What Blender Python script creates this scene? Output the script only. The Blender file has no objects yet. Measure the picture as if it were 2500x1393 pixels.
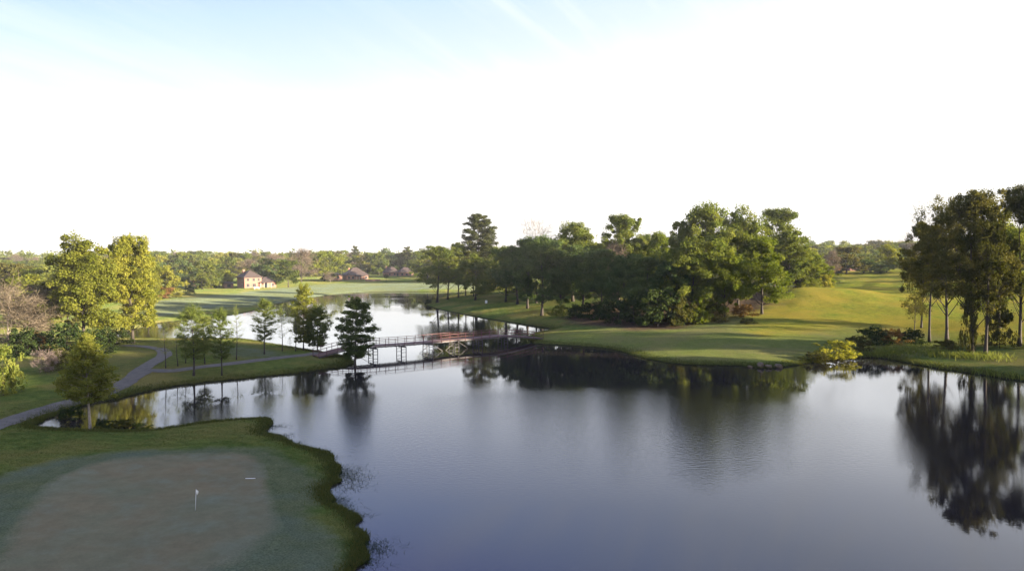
import bpy, math, random
import numpy as np
from mathutils import Vector, Matrix
random.seed(7)
C = bpy.context.scene.collection
PI = math.pi
# ------------------------------------------------------------------ camera
CAM_H = 16.0; F = 1800.0; W0 = 2500.0; H0 = 1393.0; HOR = 630.0
pitch = math.atan((H0/2-HOR)/F)
cam = bpy.data.cameras.new('camera'); camo = bpy.data.objects.new('camera', cam); C.objects.link(camo)
camo.location = (0, 0, CAM_H); camo.rotation_euler = (PI/2-pitch, 0, 0)
cam.sensor_width = 36; cam.lens = 36*F/W0; cam.clip_end = 12000; cam.clip_start = .5
bpy.context.scene.camera = camo

def ray(u, v):
    a = (u-W0/2)/F; b = (H0/2-v)/F
    cp, sp = math.cos(pitch), math.sin(pitch)
    return np.array([a, cp+b*sp, -sp+b*cp])
def wz(u, v, z=0.0):
    d = ray(u, v); t = (z-CAM_H)/d[2]
    return (d[0]*t, d[1]*t)

# ------------------------------------------------------------------ shoreline (closed loop of the water)
near_bank = [(870,1393),(902,1340),(898,1300),(868,1262),(822,1228),(803,1203),(832,1172),(826,1132),(790,1106),(742,1090),(692,1070),(652,1056),(668,1032),(650,1022),(560,1026),(470,1036),(370,1050),(300,1052),(200,1050),(120,1046),(88,1040)]
rest = [(130,1016),(200,992),(280,975),(340,960),(430,943),(560,928),(700,914),(790,902),(842,896),(866,886),(856,874),(820,865),(780,859),(740,852),(700,845),(640,835),(590,828),(500,827),(370,827),(305,826),(282,818),(310,808),(350,800),(380,791),(430,784),(500,776),(590,765),(640,753),(690,739),(740,730),(811,720),(870,715),(940,712),(1080,712),(1180,707),(1165,711),(1100,722),(1050,733),(1036,741),(1060,752),(1120,765),(1180,776),(1240,786),(1300,795),(1345,803),(1322,810),(1296,818),(1290,828),(1312,839),(1400,844),(1480,851),(1530,862),(1570,875),(1640,887),(1720,892),(1800,893),(1850,898),(1900,898),(1960,889),(2000,883),(2050,878),(2100,873),(2150,874),(2200,883),(2260,895),(2350,908),(2420,918),(2500,930)]
pts = [(-12,-45),(-13,-10),(-11,15),(-9,30)]+[wz(*p) for p in near_bank]+[wz(*p) for p in rest]+[(76,91),(82,78),(74,50),(70,20),(78,-20),(80,-45)]
def smooth_loop(p, n=5):
    p = np.array(p, float); out = []
    N = len(p)
    for i in range(N):
        a, b, c, d = p[(i-1) % N], p[i], p[(i+1) % N], p[(i+2) % N]
        for k in range(n):
            t = k/n
            out.append(.5*((2*b)+(-a+c)*t+(2*a-5*b+4*c-d)*t*t+(-a+3*b-3*c+d)*t**3)*1.0)
    return np.array(out)
SHORE = smooth_loop(pts, 4)
def sdf(poly, x, y):
    """signed distance, positive inside"""
    x = np.asarray(x, float).ravel(); y = np.asarray(y, float).ravel()
    best = np.full(x.shape, 1e18); ins = np.zeros(x.shape, bool)
    a = poly; b = np.roll(poly, -1, 0)
    for i in range(len(a)):
        ax, ay = a[i]; bx, by = b[i]
        ex, ey = bx-ax, by-ay; l = ex*ex+ey*ey+1e-12
        t = np.clip(((x-ax)*ex+(y-ay)*ey)/l, 0, 1)
        d = (x-ax-ex*t)**2+(y-ay-ey*t)**2
        np.minimum(best, d, out=best)
        if ay != by:
            c = ((ay > y) != (by > y)) & (x < (bx-ax)*(y-ay)/(by-ay)+ax)
            ins ^= c
    return np.where(ins, 1, -1)*np.sqrt(best)
def wob(x, y, s, seed=0):
    r = np.random.RandomState(100+seed); o = np.zeros_like(x)
    for k in range(7):
        th = r.rand()*2*PI; f = 2*PI/s*(.6+1.2*r.rand())
        o = o+np.sin((x*math.cos(th)+y*math.sin(th))*f+r.rand()*6.28)
    return o/4
def gauss(x, y, cx, cy, sx, sy, rot=0):
    c, s = math.cos(rot), math.sin(rot); dx, dy = x-cx, y-cy
    a = (dx*c+dy*s)/sx; b = (-dx*s+dy*c)/sy
    return np.exp(-(a*a+b*b)/2)
def height(x, y):
    shp = np.shape(x); x = np.asarray(x, float).ravel(); y = np.asarray(y, float).ravel()
    d = -sdf(SHORE, x, y)
    far = np.clip((y-60)/200, 0, 1)
    d = d+wob(x, y, 1.9, 12)*.13*(1-far)+wob(x, y, 3.5, 1)*.24*(1-.5*far)+wob(x, y, 9, 2)*.22
    L = np.maximum(d, 0)
    k = 1-np.exp(-L/28)
    z = .30*(1-np.exp(-L/1.1))+1.25*k
    z = z+k*(wob(x, y, 34, 3)*.28+wob(x, y, 90, 4)*.5)*np.clip((np.hypot(x+15, y-45)-22)/25, 0, 1)
    # bank in front of the pond edge at the right, grove rise, golf mounds, hill
    k2 = 1-np.exp(-L/14)
    z = z+k2*3.0*gauss(x, y, 48, 205, 42, 38)
    z = z+k2*2.6*gauss(x, y, 12, 285, 38, 40)
    z = z+2.9*gauss(x, y, 76, 188, np.where(x < 76, 9, 16), 9)+1.3*gauss(x, y, 112, 196, 14, 9)+1.4*gauss(x, y, 128, 232, 22, 12)
    z = z+k2*8.4*gauss(x, y, 190, 345, 95, 95)+k2*3.5*gauss(x, y, 230, 200, 90, 70)
    z = z+k*np.clip((y-300)*.007, 0, 2.6)*np.clip((300-x)/200, 0, 1)
    z = z+np.clip((y-420)*.01, 0, 5)*np.clip((x-100)/150, 0, 1)
    z = z+k*.22*wob(x, y, 11, 41)*np.clip((y-150)/30, 0, 1)*np.clip((x-20)/30, 0, 1)*np.clip((500-y)/100, 0, 1)
    return np.where(d > 0, z, np.maximum(d*.35, -2.2)).reshape(shp)
_T = np.geomspace(25, 1500, 900)
def place(u, v):
    d = ray(u, v); X = d[0]*_T; Y = d[1]*_T; Z = CAM_H+d[2]*_T
    h = np.maximum(height(X, Y), 0)
    i = np.argmax(Z < h)
    if i == 0: i = len(_T)-1
    g0, g1 = Z[i-1]-h[i-1], Z[i]-h[i]
    t = _T[i-1]+(_T[i]-_T[i-1])*g0/(g0-g1+1e-9)
    x, y = d[0]*t, d[1]*t
    return x, y, float(height(np.array([x]), np.array([y]))[0])
def gz(x, y): return float(height(np.array([x]), np.array([y]))[0])

# ------------------------------------------------------------------ materials
def mat(name):
    m = bpy.data.materials.new(name); m.use_nodes = True; m.node_tree.nodes.clear(); return m, m.node_tree
def nd(nt, typ, ins=None, **props):
    n = nt.nodes.new(typ)
    for k, v in props.items(): setattr(n, k, v)
    for k, v in (ins or {}).items():
        s = n.inputs[k]
        if isinstance(v, bpy.types.NodeSocket): nt.links.new(v, s)
        else: s.default_value = v
    return n
def mixc(nt, fac, a, b, blend='MIX'):
    n = nt.nodes.new('ShaderNodeMix'); n.data_type = 'RGBA'; n.blend_type = blend
    for idx, v in ((0, fac), (6, a), (7, b)):
        if isinstance(v, bpy.types.NodeSocket): nt.links.new(v, n.inputs[idx])
        elif idx == 0: n.inputs[0].default_value = v
        else: n.inputs[idx].default_value = (*v, 1) if len(v) == 3 else v
    return n.outputs[2]
def ramp(nt, fac, a, b):
    return nd(nt, 'ShaderNodeMapRange', {'Value': fac, 'From Min': a, 'From Max': b}).outputs[0]
def math_(nt, op, a, b=0.0):
    n = nt.nodes.new('ShaderNodeMath'); n.operation = op
    for i, v in enumerate((a, b)):
        if isinstance(v, bpy.types.NodeSocket): nt.links.new(v, n.inputs[i])
        else: n.inputs[i].default_value = v
    return n.outputs[0]
def out(nt, sh): nd(nt, 'ShaderNodeOutputMaterial', {'Surface': sh})

def foliage(name, a, b, trans=.4, var=.25):
    m, nt = mat(name)
    at = nd(nt, 'ShaderNodeAttribute', attribute_name='tint').outputs['Fac']
    c = mixc(nt, at, a, b)
    oi = nd(nt, 'ShaderNodeObjectInfo').outputs['Random']
    v = nd(nt, 'ShaderNodeMapRange', {'Value': oi, 'From Min': 0., 'From Max': 1., 'To Min': 1-var, 'To Max': 1+var}).outputs[0]
    h = nd(nt, 'ShaderNodeMapRange', {'Value': oi, 'From Min': 0., 'From Max': 1., 'To Min': .513, 'To Max': .485}).outputs[0]
    c = nd(nt, 'ShaderNodeHueSaturation', {'Color': c, 'Value': v, 'Hue': h}).outputs[0]
    d = nd(nt, 'ShaderNodeBsdfDiffuse', {'Color': c}).outputs[0]
    t = nd(nt, 'ShaderNodeBsdfTranslucent', {'Color': mixc(nt, 1., c, (1.15, 1.1, .55), 'MULTIPLY')}).outputs[0]
    out(nt, nd(nt, 'ShaderNodeMixShader', {0: trans, 1: d, 2: t}).outputs[0])
    return m
def plain(name, col, rough=.7, var=.3, scale=3., bump=.0, metal=0.):
    m, nt = mat(name)
    tc = nd(nt, 'ShaderNodeTexCoord').outputs['Object']
    n = nd(nt, 'ShaderNodeTexNoise', {'Vector': tc, 'Scale': scale, 'Detail': 5., 'Roughness': .65}).outputs[0]
    dk = tuple(c*(1-var) for c in col); lt = tuple(min(1, c*(1+var)) for c in col)
    c = mixc(nt, ramp(nt, n, .3, .7), dk, lt)
    p = nd(nt, 'ShaderNodeBsdfPrincipled', {'Base Color': c, 'Roughness': rough, 'Metallic': metal})
    if bump:
        b = nd(nt, 'ShaderNodeBump', {'Height': n, 'Distance': bump, 'Strength': 1.}).outputs[0]
        nt.links.new(b, p.inputs['Normal'])
    out(nt, p.outputs[0]); return m
M = {}
M['spring'] = foliage('spring_leaves', (.12,.15,.025), (.21,.215,.045), .48)
M['gold'] = foliage('yellow_green_leaves', (.15,.17,.022), (.30,.285,.05), .5)
M['oak'] = foliage('oak_leaves', (.075,.112,.022), (.16,.175,.038), .42, .3)
M['bright'] = foliage('bright_leaves', (.115,.155,.02), (.20,.215,.035), .48)
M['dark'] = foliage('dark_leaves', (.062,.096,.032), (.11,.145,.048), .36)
M['deep'] = foliage('deep_green_leaves', (.08,.12,.034), (.15,.18,.05), .45)
M['cypress'] = foliage('cypress_needles', (.11,.15,.034), (.20,.22,.055), .42)
M['pine'] = foliage('pine_needles', (.04,.055,.018), (.085,.085,.03), .25)
M['olive'] = foliage('olive_leaves', (.055,.064,.018), (.115,.105,.03), .4)
M['rust'] = foliage('rust_leaves', (.15,.085,.03), (.24,.15,.05), .4)
M['twig'] = foliage('bare_twigs', (.11,.085,.065), (.21,.16,.12), .1, .15)
M['plume'] = foliage('pale_plumes', (.13,.105,.09), (.25,.20,.18), .3, .1)
M['weed'] = foliage('marsh_weeds', (.02,.035,.012), (.05,.07,.02), .25)
M['bark'] = plain('bark', (.048,.037,.029), .9, .4, 4., .03)
M['palebark'] = plain('pale_bark', (.30,.25,.20), .9, .3, 4., .02)
M['brick'] = plain('pink_brick', (.25,.13,.096), .9, .12, .8)
M['roof'] = plain('brown_shingles', (.06,.04,.036), .9, .3, 2.5)
M['trim'] = plain('cream_trim', (.34,.25,.20), .7, .08, 2.)
M['glass'] = plain('window_glass', (.03,.035,.045), .12, .1, 1.)
M['deck'] = plain('weathered_deck', (.15,.085,.065), .85, .3, 3., .01)
M['redrail'] = plain('red_brown_rail', (.12,.05,.045), .8, .25, 4.)
M['steel'] = plain('dark_steel', (.07,.06,.065), .6, .3, 3.)
M['white'] = plain('white_paint', (.8,.8,.76), .5, .05, 5.)
M['flag'] = plain('flag_cloth', (.75,.72,.6), .8, .1, 5.)
M['rock'] = plain('tan_rock', (.12,.085,.05), .95, .5, 2.5, .12)
M['asphalt'] = plain('path_asphalt', (.098,.084,.062), .9, .3, 1.2, .01)
M['sand'] = plain('pale_gravel', (.5,.47,.42), .95, .1, 1.)

# ------------------------------------------------------------------ basic helpers
def tag(o, label=None, cat=None, group=None, kind=None):
    if label: o['label'] = label
    if cat: o['category'] = cat
    if group: o['group'] = group
    if kind: o['kind'] = kind
    return o
def npmesh(name, V, Fc, mats, tint=None, smooth=False, n=4):
    V = np.asarray(V, np.float32).reshape(-1, 3); Fc = np.asarray(Fc, np.int32).reshape(-1, n)
    me = bpy.data.meshes.new(name); me.vertices.add(len(V)); me.vertices.foreach_set('co', V.ravel())
    me.loops.add(Fc.size); me.loops.foreach_set('vertex_index', Fc.ravel())
    me.polygons.add(len(Fc)); me.polygons.foreach_set('loop_start', np.arange(0, Fc.size, n, dtype=np.int32))
    if smooth: me.polygons.foreach_set('use_smooth', np.ones(len(Fc), bool))
    me.update(calc_edges=True)
    me.materials.append(mats)
    if tint is not None:
        a = me.attributes.new('tint', 'FLOAT', 'POINT'); a.data.foreach_set('value', np.asarray(tint, np.float32))
    return me
def link(name, me, parent=None):
    o = bpy.data.objects.new(name, me); C.objects.link(o)
    if parent: o.parent = parent
    return o
def empty(name, loc, rz=0):
    o = bpy.data.objects.new(name, None); C.objects.link(o); o.location = loc; o.rotation_euler = (0, 0, rz)
    o.empty_display_size = .5; return o
class MB:
    def __init__(s): s.v = []; s.f = []
    def box(s, x0, x1, y0, y1, z0, z1):
        b = len(s.v); s.v += [(x0,y0,z0),(x1,y0,z0),(x1,y1,z0),(x0,y1,z0),(x0,y0,z1),(x1,y0,z1),(x1,y1,z1),(x0,y1,z1)]
        s.f += [tuple(b+i for i in q) for q in ((0,3,2,1),(4,5,6,7),(0,1,5,4),(1,2,6,5),(2,3,7,6),(3,0,4,7))]
    def bar(s, p, q, w, h=None):
        p, q = Vector(p), Vector(q); h = h or w; d = (q-p).normalized()
        up = Vector((0,0,1)) if abs(d.z) < .95 else Vector((1,0,0))
        sx = d.cross(up).normalized()*w/2; sz = sx.cross(d).normalized()*h/2
        b = len(s.v)
        for c in (p, q):
            for i, j in ((-1,-1),(1,-1),(1,1),(-1,1)): s.v.append(tuple(c+sx*i+sz*j))
        s.f += [tuple(b+i for i in q_) for q_ in ((0,1,2,3),(7,6,5,4),(0,4,5,1),(1,5,6,2),(2,6,7,3),(3,7,4,0))]
    def tube(s, path, rad, n=7):
        b0 = len(s.v); K = len(path)
        for i, p in enumerate(path):
            p = Vector(p); a = Vector(path[max(i-1, 0)]); c = Vector(path[min(i+1, K-1)]); d = (c-a).normalized()
            up = Vector((1,0,0)) if abs(d.z) > .8 else Vector((0,0,1))
            e = d.cross(up).normalized(); g = d.cross(e)
            for k in range(n):
                t = 2*PI*k/n; s.v.append(tuple(p+(e*math.cos(t)+g*math.sin(t))*rad[i]))
        for i in range(K-1):
            for k in range(n):
                s.f.append((b0+i*n+k, b0+i*n+(k+1) % n, b0+(i+1)*n+(k+1) % n, b0+(i+1)*n+k))
        s.f.append(tuple(b0+(K-1)*n+k for k in range(n))); s.f.append(tuple(b0+k for k in reversed(range(n))))
    def poly(s, vs):
        b = len(s.v); s.v += [tuple(v) for v in vs]; s.f.append(tuple(range(b, b+len(vs))))
    def build(s, name, m, parent=None, smooth=False):
        me = bpy.data.meshes.new(name); me.from_pydata(s.v, [], s.f); me.materials.append(m)
        if smooth:
            for p in me.polygons: p.use_smooth = True
        me.update(); return link(name, me, parent)

# ------------------------------------------------------------------ foliage builders
def leaves_at(cent, crad, nleaf, leaf, flat, rng, up=.35, shell=.5, asp=.6):
    """diamond leaves scattered round clump centres"""
    n = len(cent); N = n*nleaf
    c = np.repeat(cent, nleaf, 0); r = np.repeat(crad, nleaf)
    d = rng.randn(N, 3); d /= np.linalg.norm(d, axis=1)[:, None]
    rr = (shell+(1-shell)*rng.rand(N))*np.abs(1+.18*rng.randn(N))
    off = d*(rr*r)[:, None]; off[:, 2] *= flat
    P = c+off
    nr = d*.6+rng.randn(N, 3)*.6; nr[:, 2] += up; nr /= np.linalg.norm(nr, axis=1)[:, None]
    a = np.cross(nr, rng.randn(N, 3)); a /= np.linalg.norm(a, axis=1)[:, None]
    b = np.cross(nr, a)
    L = leaf*(.6+.8*rng.rand(N)); a = a*(L/2)[:, None]; b = b*(L*asp/2)[:, None]
    V = np.stack([P-a, P-b, P+a, P+b], 1).reshape(-1, 3)
    tc = np.repeat(rng.rand(n), nleaf)*.6+rng.rand(N)*.4
    return V, np.repeat(tc, 4)
def slivers_at(cent, n, ln, w, rng, outdir=None, upb=.4):
    N = len(cent)*n; c = np.repeat(cent, n, 0)
    d = rng.randn(N, 3)*.75; d[:, 2] += upb
    if outdir is not None: d += np.repeat(outdir, n, 0)*.9
    d /= np.linalg.norm(d, axis=1)[:, None]
    s = c+rng.randn(N, 3)*ln*.35; L = ln*(.4+.9*rng.rand(N))
    e = s+d*L[:, None]
    q = np.cross(d, rng.randn(N, 3)); q /= np.linalg.norm(q, axis=1)[:, None]
    V = np.stack([s-q*w/2, s+q*w/2, e+q*w/6, e-q*w/6], 1).reshape(-1, 3)
    return V, np.repeat(rng.rand(N), 4)
def quads(V): return np.arange(len(V), dtype=np.int32).reshape(-1, 4)

PROF = {
 'oak': lambda t: (math.sin(PI*min(1, (t*.82+.18)))**.6)*(1-.12*t) if t < 1 else .1,
 'round': lambda t: math.sqrt(max(.05, 1-(2*t-1)**2))**.8,
 'column': lambda t: (min(1, t*3+.45))*(1-t**3.2*.72),
 'peak': lambda t: (min(1, t*3+.5))*(1-t**1.7*.80),
 'cone': lambda t: max(.08, (1-t)**.75)*min(1, .5+t*3),
 'cyp': lambda t: max(.10, 1-t**1.7)*min(1, .55+t*2.2),
 'pine': lambda t: float(np.interp(t, [0,.12,.35,.6,.85,1], [.35,.85,1,.85,.62,.3])),
 'umb': lambda t: min(1, .55+t)*(1-.7*max(0, t-.55)/.45),
}
def make_tree(key, seed, H, base, R, prof, K, sub, nleaf, leaf, cr, mfol, mbark='bark', flat=.75, tr=.28, tiered=False,
              spread=.26, bare=0, twigw=.05, lean=(0,0), trunk_top=.82, multi=1, droop=0., extra_low=0, limbr=1., subclump_tw=True, skew=None):
    """returns (trunk_mesh, crown_mesh)"""
    rng = np.random.RandomState(seed); P = PROF[prof]
    mb = MB(); z0 = H*base; zt = H
    def axis(z, off=(0, 0)):
        t = z/H; return np.array([lean[0]*t*t*H+off[0]*t+math.sin(t*5+seed)*.012*H, lean[1]*t*t*H+off[1]*t+math.cos(t*4+seed)*.012*H, z])
    for q in range(multi):
        off = (0, 0) if multi == 1 else (math.cos(q*2.4+seed)*R*.45, math.sin(q*2.4+seed)*R*.45)
        zs = np.linspace(-.3, H*trunk_top, 9)
        path = [axis(max(z, 0), off)+np.array([0, 0, min(z, 0)]) for z in zs]
        rad = [tr*(1-.86*(i/8))*(1.55 if i == 0 else 1.0)*(1 if multi == 1 else .75) for i in range(9)]
        mb.tube(path, rad, 7)
    ends = []; outd = []; cents = []; crs = []
    for k in range(K):
        t = ((k+.5)/K) if tiered else rng.rand()**.8
        if tiered: t = min(1, max(0, t+rng.randn()*.02))
        th = k*2.39996+rng.rand()*.7
        rr = P(t)*R*((.75+.35*rng.rand()) if tiered else (.35+.55*rng.rand()**.6))
        z = z0+(zt-z0)*t*(.98 if tiered else .93)
        ax = axis(min(z, H*.98)); e = ax+np.array([math.cos(th)*rr, math.sin(th)*rr, 0])
        if skew is not None: e[0] += skew*rr
        # limb
        zs_ = max(.12*H, z-rr*(.25 if tiered else .9)-(.02 if tiered else .06)*H); zs_ = min(zs_, H*trunk_top*.97)
        st = axis(zs_); 
        if tiered: e[2] -= droop*rr
        mid = (st+e)/2+np.array([0, 0, (.06 if tiered else -.12)*rr])+rng.randn(3)*.04*rr
        r0 = tr*(.30 if tiered else .36)*limbr*(1-.6*z/H)
        mb.tube([st, mid, e], [r0, r0*.6, r0*.2], 4)
        if tiered:
            for s in range(sub):
                f = .35+.65*(s+.5)/sub
                c = st*(1-f)+e*f if f > .5 else (st+(mid-st)*f*2)
                c = c+rng.randn(3)*np.array([.14, .14, .05])*rr*(.6+f*.5)
                cents.append(c); crs.append(cr*R*(.75+.5*rng.rand())*(.7+.3*P(t)))
                dd = (e-st); outd.append(dd/(np.linalg.norm(dd)+1e-6))
        else:
            for s in range(sub):
                g = rng.randn(3)*np.array([spread, spread, spread*.75])*R
                c = e+g
                lr = math.hypot(c[0]-ax[0], c[1]-ax[1])
                c[2] = min(max(c[2], z0*.9), zt*1.0-cr*R*.4)
                cents.append(c); crs.append(cr*R*(.42+1.15*rng.rand()))
                outd.append((c-ax)/(np.linalg.norm(c-ax)+1e-6))
                if subclump_tw: mb.tube([e*.7+mid*.3, c], [r0*.28, r0*.1], 3)
    cents = np.array(cents); crs = np.array(crs); outd = np.array(outd)
    Vs = []; Ts = []
    if nleaf:
        V, T = leaves_at(cents, crs, nleaf, leaf, flat, rng); Vs.append(V); Ts.append(T)
    if bare:
        V, T = slivers_at(cents, bare, R*.30, twigw, rng, outd, .35)
        Vs.append(V); Ts.append(T)
    V = np.concatenate(Vs); T = np.concatenate(Ts)
    V[:, 2] = np.maximum(V[:, 2], .05*H)
    me = bpy.data.meshes.new('trunk'); me.from_pydata([tuple(v) for v in mb.v], [], mb.f); me.materials.append(M[mbark])
    for p in me.polygons: p.use_smooth = True
    cm = npmesh('crown', V, quads(V), M[mfol], T)
    return (me, cm, H, R)
def remat(p, m):      # same shapes in another leaf colour
    cm = p[1].copy(); cm.materials[0] = M[m]; return (p[0], cm, p[2], p[3])

PR = {}
for i in range(4):
    PR['oak%d' % i] = make_tree('oak', 11+i, 20, .2, 6.5, 'oak', 19, 9, 190, .40, .17, 'oak', tr=.33)
PR['bri0'] = remat(PR['oak0'], 'bright'); PR['bri1'] = remat(PR['oak2'], 'bright'); PR['drk0'] = remat(PR['oak1'], 'dark'); PR['drk1'] = remat(PR['oak3'], 'dark')  # sunlit and shaded parts of the grove put into bright and dark leaves
PR['oli0'] = remat(PR['oak1'], 'olive'); PR['oli1'] = remat(PR['oak3'], 'olive')
PR['cot0'] = make_tree('cot', 31, 18, .16, 5.2, 'peak', 26, 10, 170, .34, .17, 'gold', tr=.3, spread=.22)
PR['cot1'] = make_tree('cot', 35, 18, .2, 5.0, 'peak', 24, 10, 170, .34, .17, 'gold', tr=.3, spread=.24)
PR['near'] = make_tree('near', 41, 9.5, .33, 2.7, 'cyp', 70, 6, 70, .17, .16, 'spring', 'palebark', flat=.6, tr=.14, tiered=True, bare=2, twigw=.02)
PR['cyp0'] = make_tree('cyp', 51, 9.5, .26, 2.4, 'umb', 50, 6, 32, .15, .15, 'cypress', flat=.5, tr=.15, tiered=True, bare=10, twigw=.022)
PR['cyp1'] = make_tree('cyp', 52, 9.5, .26, 2.2, 'umb', 48, 6, 34, .15, .15, 'cypress', flat=.5, tr=.13, tiered=True, bare=9, twigw=.022)
PR['cyp2'] = make_tree('cyp', 53, 9.5, .3, 1.7, 'cyp', 26, 4, 3, .16, .15, 'cypress', flat=.5, tr=.10, tiered=True, bare=6, twigw=.02)
PR['cyp3'] = make_tree('cyp', 54, 9.5, .14, 2.6, 'umb', 62, 7, 60, .18, .17, 'cypress', flat=.55, tr=.14, tiered=True, bare=4, twigw=.022)
PR['cypy'] = remat(PR['cyp3'], 'spring')
PR['cypd'] = make_tree('cypd', 55, 11.5, .16, 3.3, 'umb', 66, 7, 75, .20, .14, 'deep', flat=.6, tr=.2, tiered=True, bare=2, twigw=.022)
PR['pine'] = make_tree('pine', 61, 30, .44, 6.6, 'pine', 58, 7, 120, .36, .16, 'pine', flat=.6, tr=.42, tiered=True, droop=-.1, trunk_top=.95, limbr=1.3, skew=.1)
PR['tall0'] = make_tree('tall', 71, 25, .34, 6.5, 'oak', 22, 9, 135, .34, .16, 'olive', tr=.42, spread=.25, bare=2)
PR['tall1'] = make_tree('tall', 72, 25, .3, 6.5, 'oak', 22, 9, 135, .34, .16, 'olive', tr=.36, spread=.25, bare=2)
PR['tall2'] = make_tree('tall', 73, 25, .4, 6.5, 'oak', 16, 8, 50, .32, .15, 'olive', tr=.30, spread=.24, bare=10, twigw=.05)
PR['shade'] = make_tree('shade', 75, 25, .12, 7.5, 'column', 20, 6, 90, .9, .22, 'oak', tr=.4, spread=.26)
for i in range(4):
    PR['bg%d' % i] = make_tree('bg', 81+i, 16, .1, 6, 'round' if i % 2 else 'oak', 13, 7, 75, .75, .22, 'oak', tr=.3)
PR['tg0'] = remat(PR['tall0'], 'oak'); PR['tg1'] = remat(PR['tall1'], 'oak')
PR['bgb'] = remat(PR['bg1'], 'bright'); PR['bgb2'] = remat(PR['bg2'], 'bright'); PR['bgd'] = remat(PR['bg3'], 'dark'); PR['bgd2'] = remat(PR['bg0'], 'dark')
PR['bgg'] = remat(PR['bg0'], 'gold'); PR['bgr'] = remat(PR['bg3'], 'rust'); PR['bgs'] = remat(PR['bg1'], 'spring'); PR['bgo'] = remat(PR['bg2'], 'olive')
PR['bare0'] = make_tree('bare', 91, 16, .15, 6, 'round', 26, 7, 0, .5, .2, 'twig', 'palebark', tr=.26, bare=34, twigw=.07)
PR['bare1'] = make_tree('bare', 92, 16, .2, 6, 'oak', 22, 7, 3, .4, .2, 'twig', 'bark', tr=.28, bare=30, twigw=.07)
PR['bare2'] = make_tree('bare', 94, 16, .3, 6, 'oak', 20, 5, 0, .4, .2, 'twig', 'bark', tr=.22, bare=12, twigw=.05)
PR['bpine'] = make_tree('bpine', 93, 20, .5, 4.5, 'pine', 20, 5, 40, .8, .2, 'pine', flat=.6, tr=.3, tiered=True, trunk_top=.95)
PR['bush0'] = make_tree('bush', 95, 3, .05, 2.2, 'round', 15, 6, 50, .2, .17, 'oak', tr=.06, multi=1)
PR['bush1'] = make_tree('bush', 96, 3, .05, 2.2, 'oak', 15, 6, 50, .2, .17, 'weed', tr=.06)
PR['bushg'] = remat(PR['bush0'], 'gold'); PR['bushr'] = remat(PR['bush1'], 'rust'); PR['busho'] = remat(PR['bush1'], 'olive'); PR['bushb'] = remat(PR['bush0'], 'bright')
PR['plume'] = make_tree('plume', 97, 3, .3, 1.8, 'round', 14, 5, 10, .16, .2, 'plume', tr=.04, bare=20, twigw=.05)

TREES = []
def tree(key, u, vb, vt, hw, label, cat='tree', name='tree', group=None, rz=None, xyz=None, sink=0, Y=None):
    tm, cm, H, R = PR[key]
    x, y, z = xyz or ((0, 1, 0) if Y else place(u, vb))
    if Y: x, y = (u-W0/2)/F*Y, Y; z = gz(x, y); vb = HOR+(CAM_H-z)*F/Y
    h = (vb-vt)*y/F if xyz is None or vt is not None else 20
    r = hw*y/F
    rz = random.random()*6.28 if rz is None else rz
    o = empty(name, (x, y, z-.05-sink), rz)
    o.scale = (r/R, r/R, h/H)
    t = link('trunk', tm, o); c = link('crown', cm, o)
    tag(o, label, cat, group); TREES.append((o, x, y, h, r)); return o

# ------------------------------------------------------------------ ground
def axis_grid(lo, hi, fine, f0, f1, g):
    a = [0.0] if f0 <= 0 <= f1 else [f0]
    v = list(np.arange(f0, f1+1e-6, fine)); x = v[-1]
    while x < hi: x += max(fine, (x-f1)*g+fine); v.append(x)
    x = v[0]; l = []
    while x > lo: x -= max(fine, (f0-x)*g+fine); l.append(x)
    return np.array(l[::-1]+v)
gx = axis_grid(-2600, 2600, .42, -44, 44, .013)
gy = axis_grid(-70, 4200, .42, 32, 100, .0085)
GX, GY = np.meshgrid(gx, gy); GZ = height(GX, GY)
nx, ny = len(gx), len(gy)
idx = np.arange(nx*ny).reshape(ny, nx)
Fq = np.stack([idx[:-1, :-1], idx[:-1, 1:], idx[1:, 1:], idx[1:, :-1]], -1).reshape(-1, 4)
def pxpoly(p, z=1.2): return smooth_loop([wz(u, v, z) for u, v in p], 4)
def mask(p, soft, z=1.2, wobs=0., seed=0):
    s = sdf(pxpoly(p, z), GX, GY)
    if wobs: s = s+wob(GX.ravel(), GY.ravel(), 9, seed)*wobs
    return np.clip(s/soft+.5, 0, 1)
m_mown = mask([(1315,817),(1420,846),(1540,866),(1640,884),(1850,893),(1960,880),(2100,860),(2320,838),(2500,830),(2500,815),(2300,795),(2150,780),(1900,790),(1700,795),(1500,803)], 2.5, 1.3, .6, 3)
m_dew = np.maximum(mask([(-120,1440),(-60,1220),(30,1140),(170,1098),(400,1074),(630,1068),(720,1105),(800,1145),(780,1210),(790,1260),(820,1310),(740,1420),(300,1560)], 2.5, 1.3, .9, 5),
        np.maximum(mask([(375,765),(600,740),(760,722),(900,708),(1000,704),(1180,700),(1180,694),(900,693),(700,702),(500,720),(380,735)], 9, 1.6, 3, 6)*.95,
        mask([(520,845),(580,834),(640,842),(700,852),(740,858),(700,866),(600,870),(540,866)], 5, 1.2, 1, 7)*.7))
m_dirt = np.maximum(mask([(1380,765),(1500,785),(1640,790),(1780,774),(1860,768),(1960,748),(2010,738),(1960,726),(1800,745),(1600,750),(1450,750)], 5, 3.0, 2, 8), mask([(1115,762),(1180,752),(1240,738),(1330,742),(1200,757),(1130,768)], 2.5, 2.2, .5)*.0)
gm = npmesh('ground', np.stack([GX, GY, GZ], -1), Fq, None, smooth=True)
gm.materials.clear()
m_sun_gold = mask([(1830,775),(1900,745),(2035,715),(2040,672),(2200,664),(2420,670),(2560,700),(2560,800),(2400,805),(2250,790),(2100,785),(1950,792),(1850,795)], 8, 3.5, 2, 11)  # sunlit glow of hill and mound put into brighter golden grass colour
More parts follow.
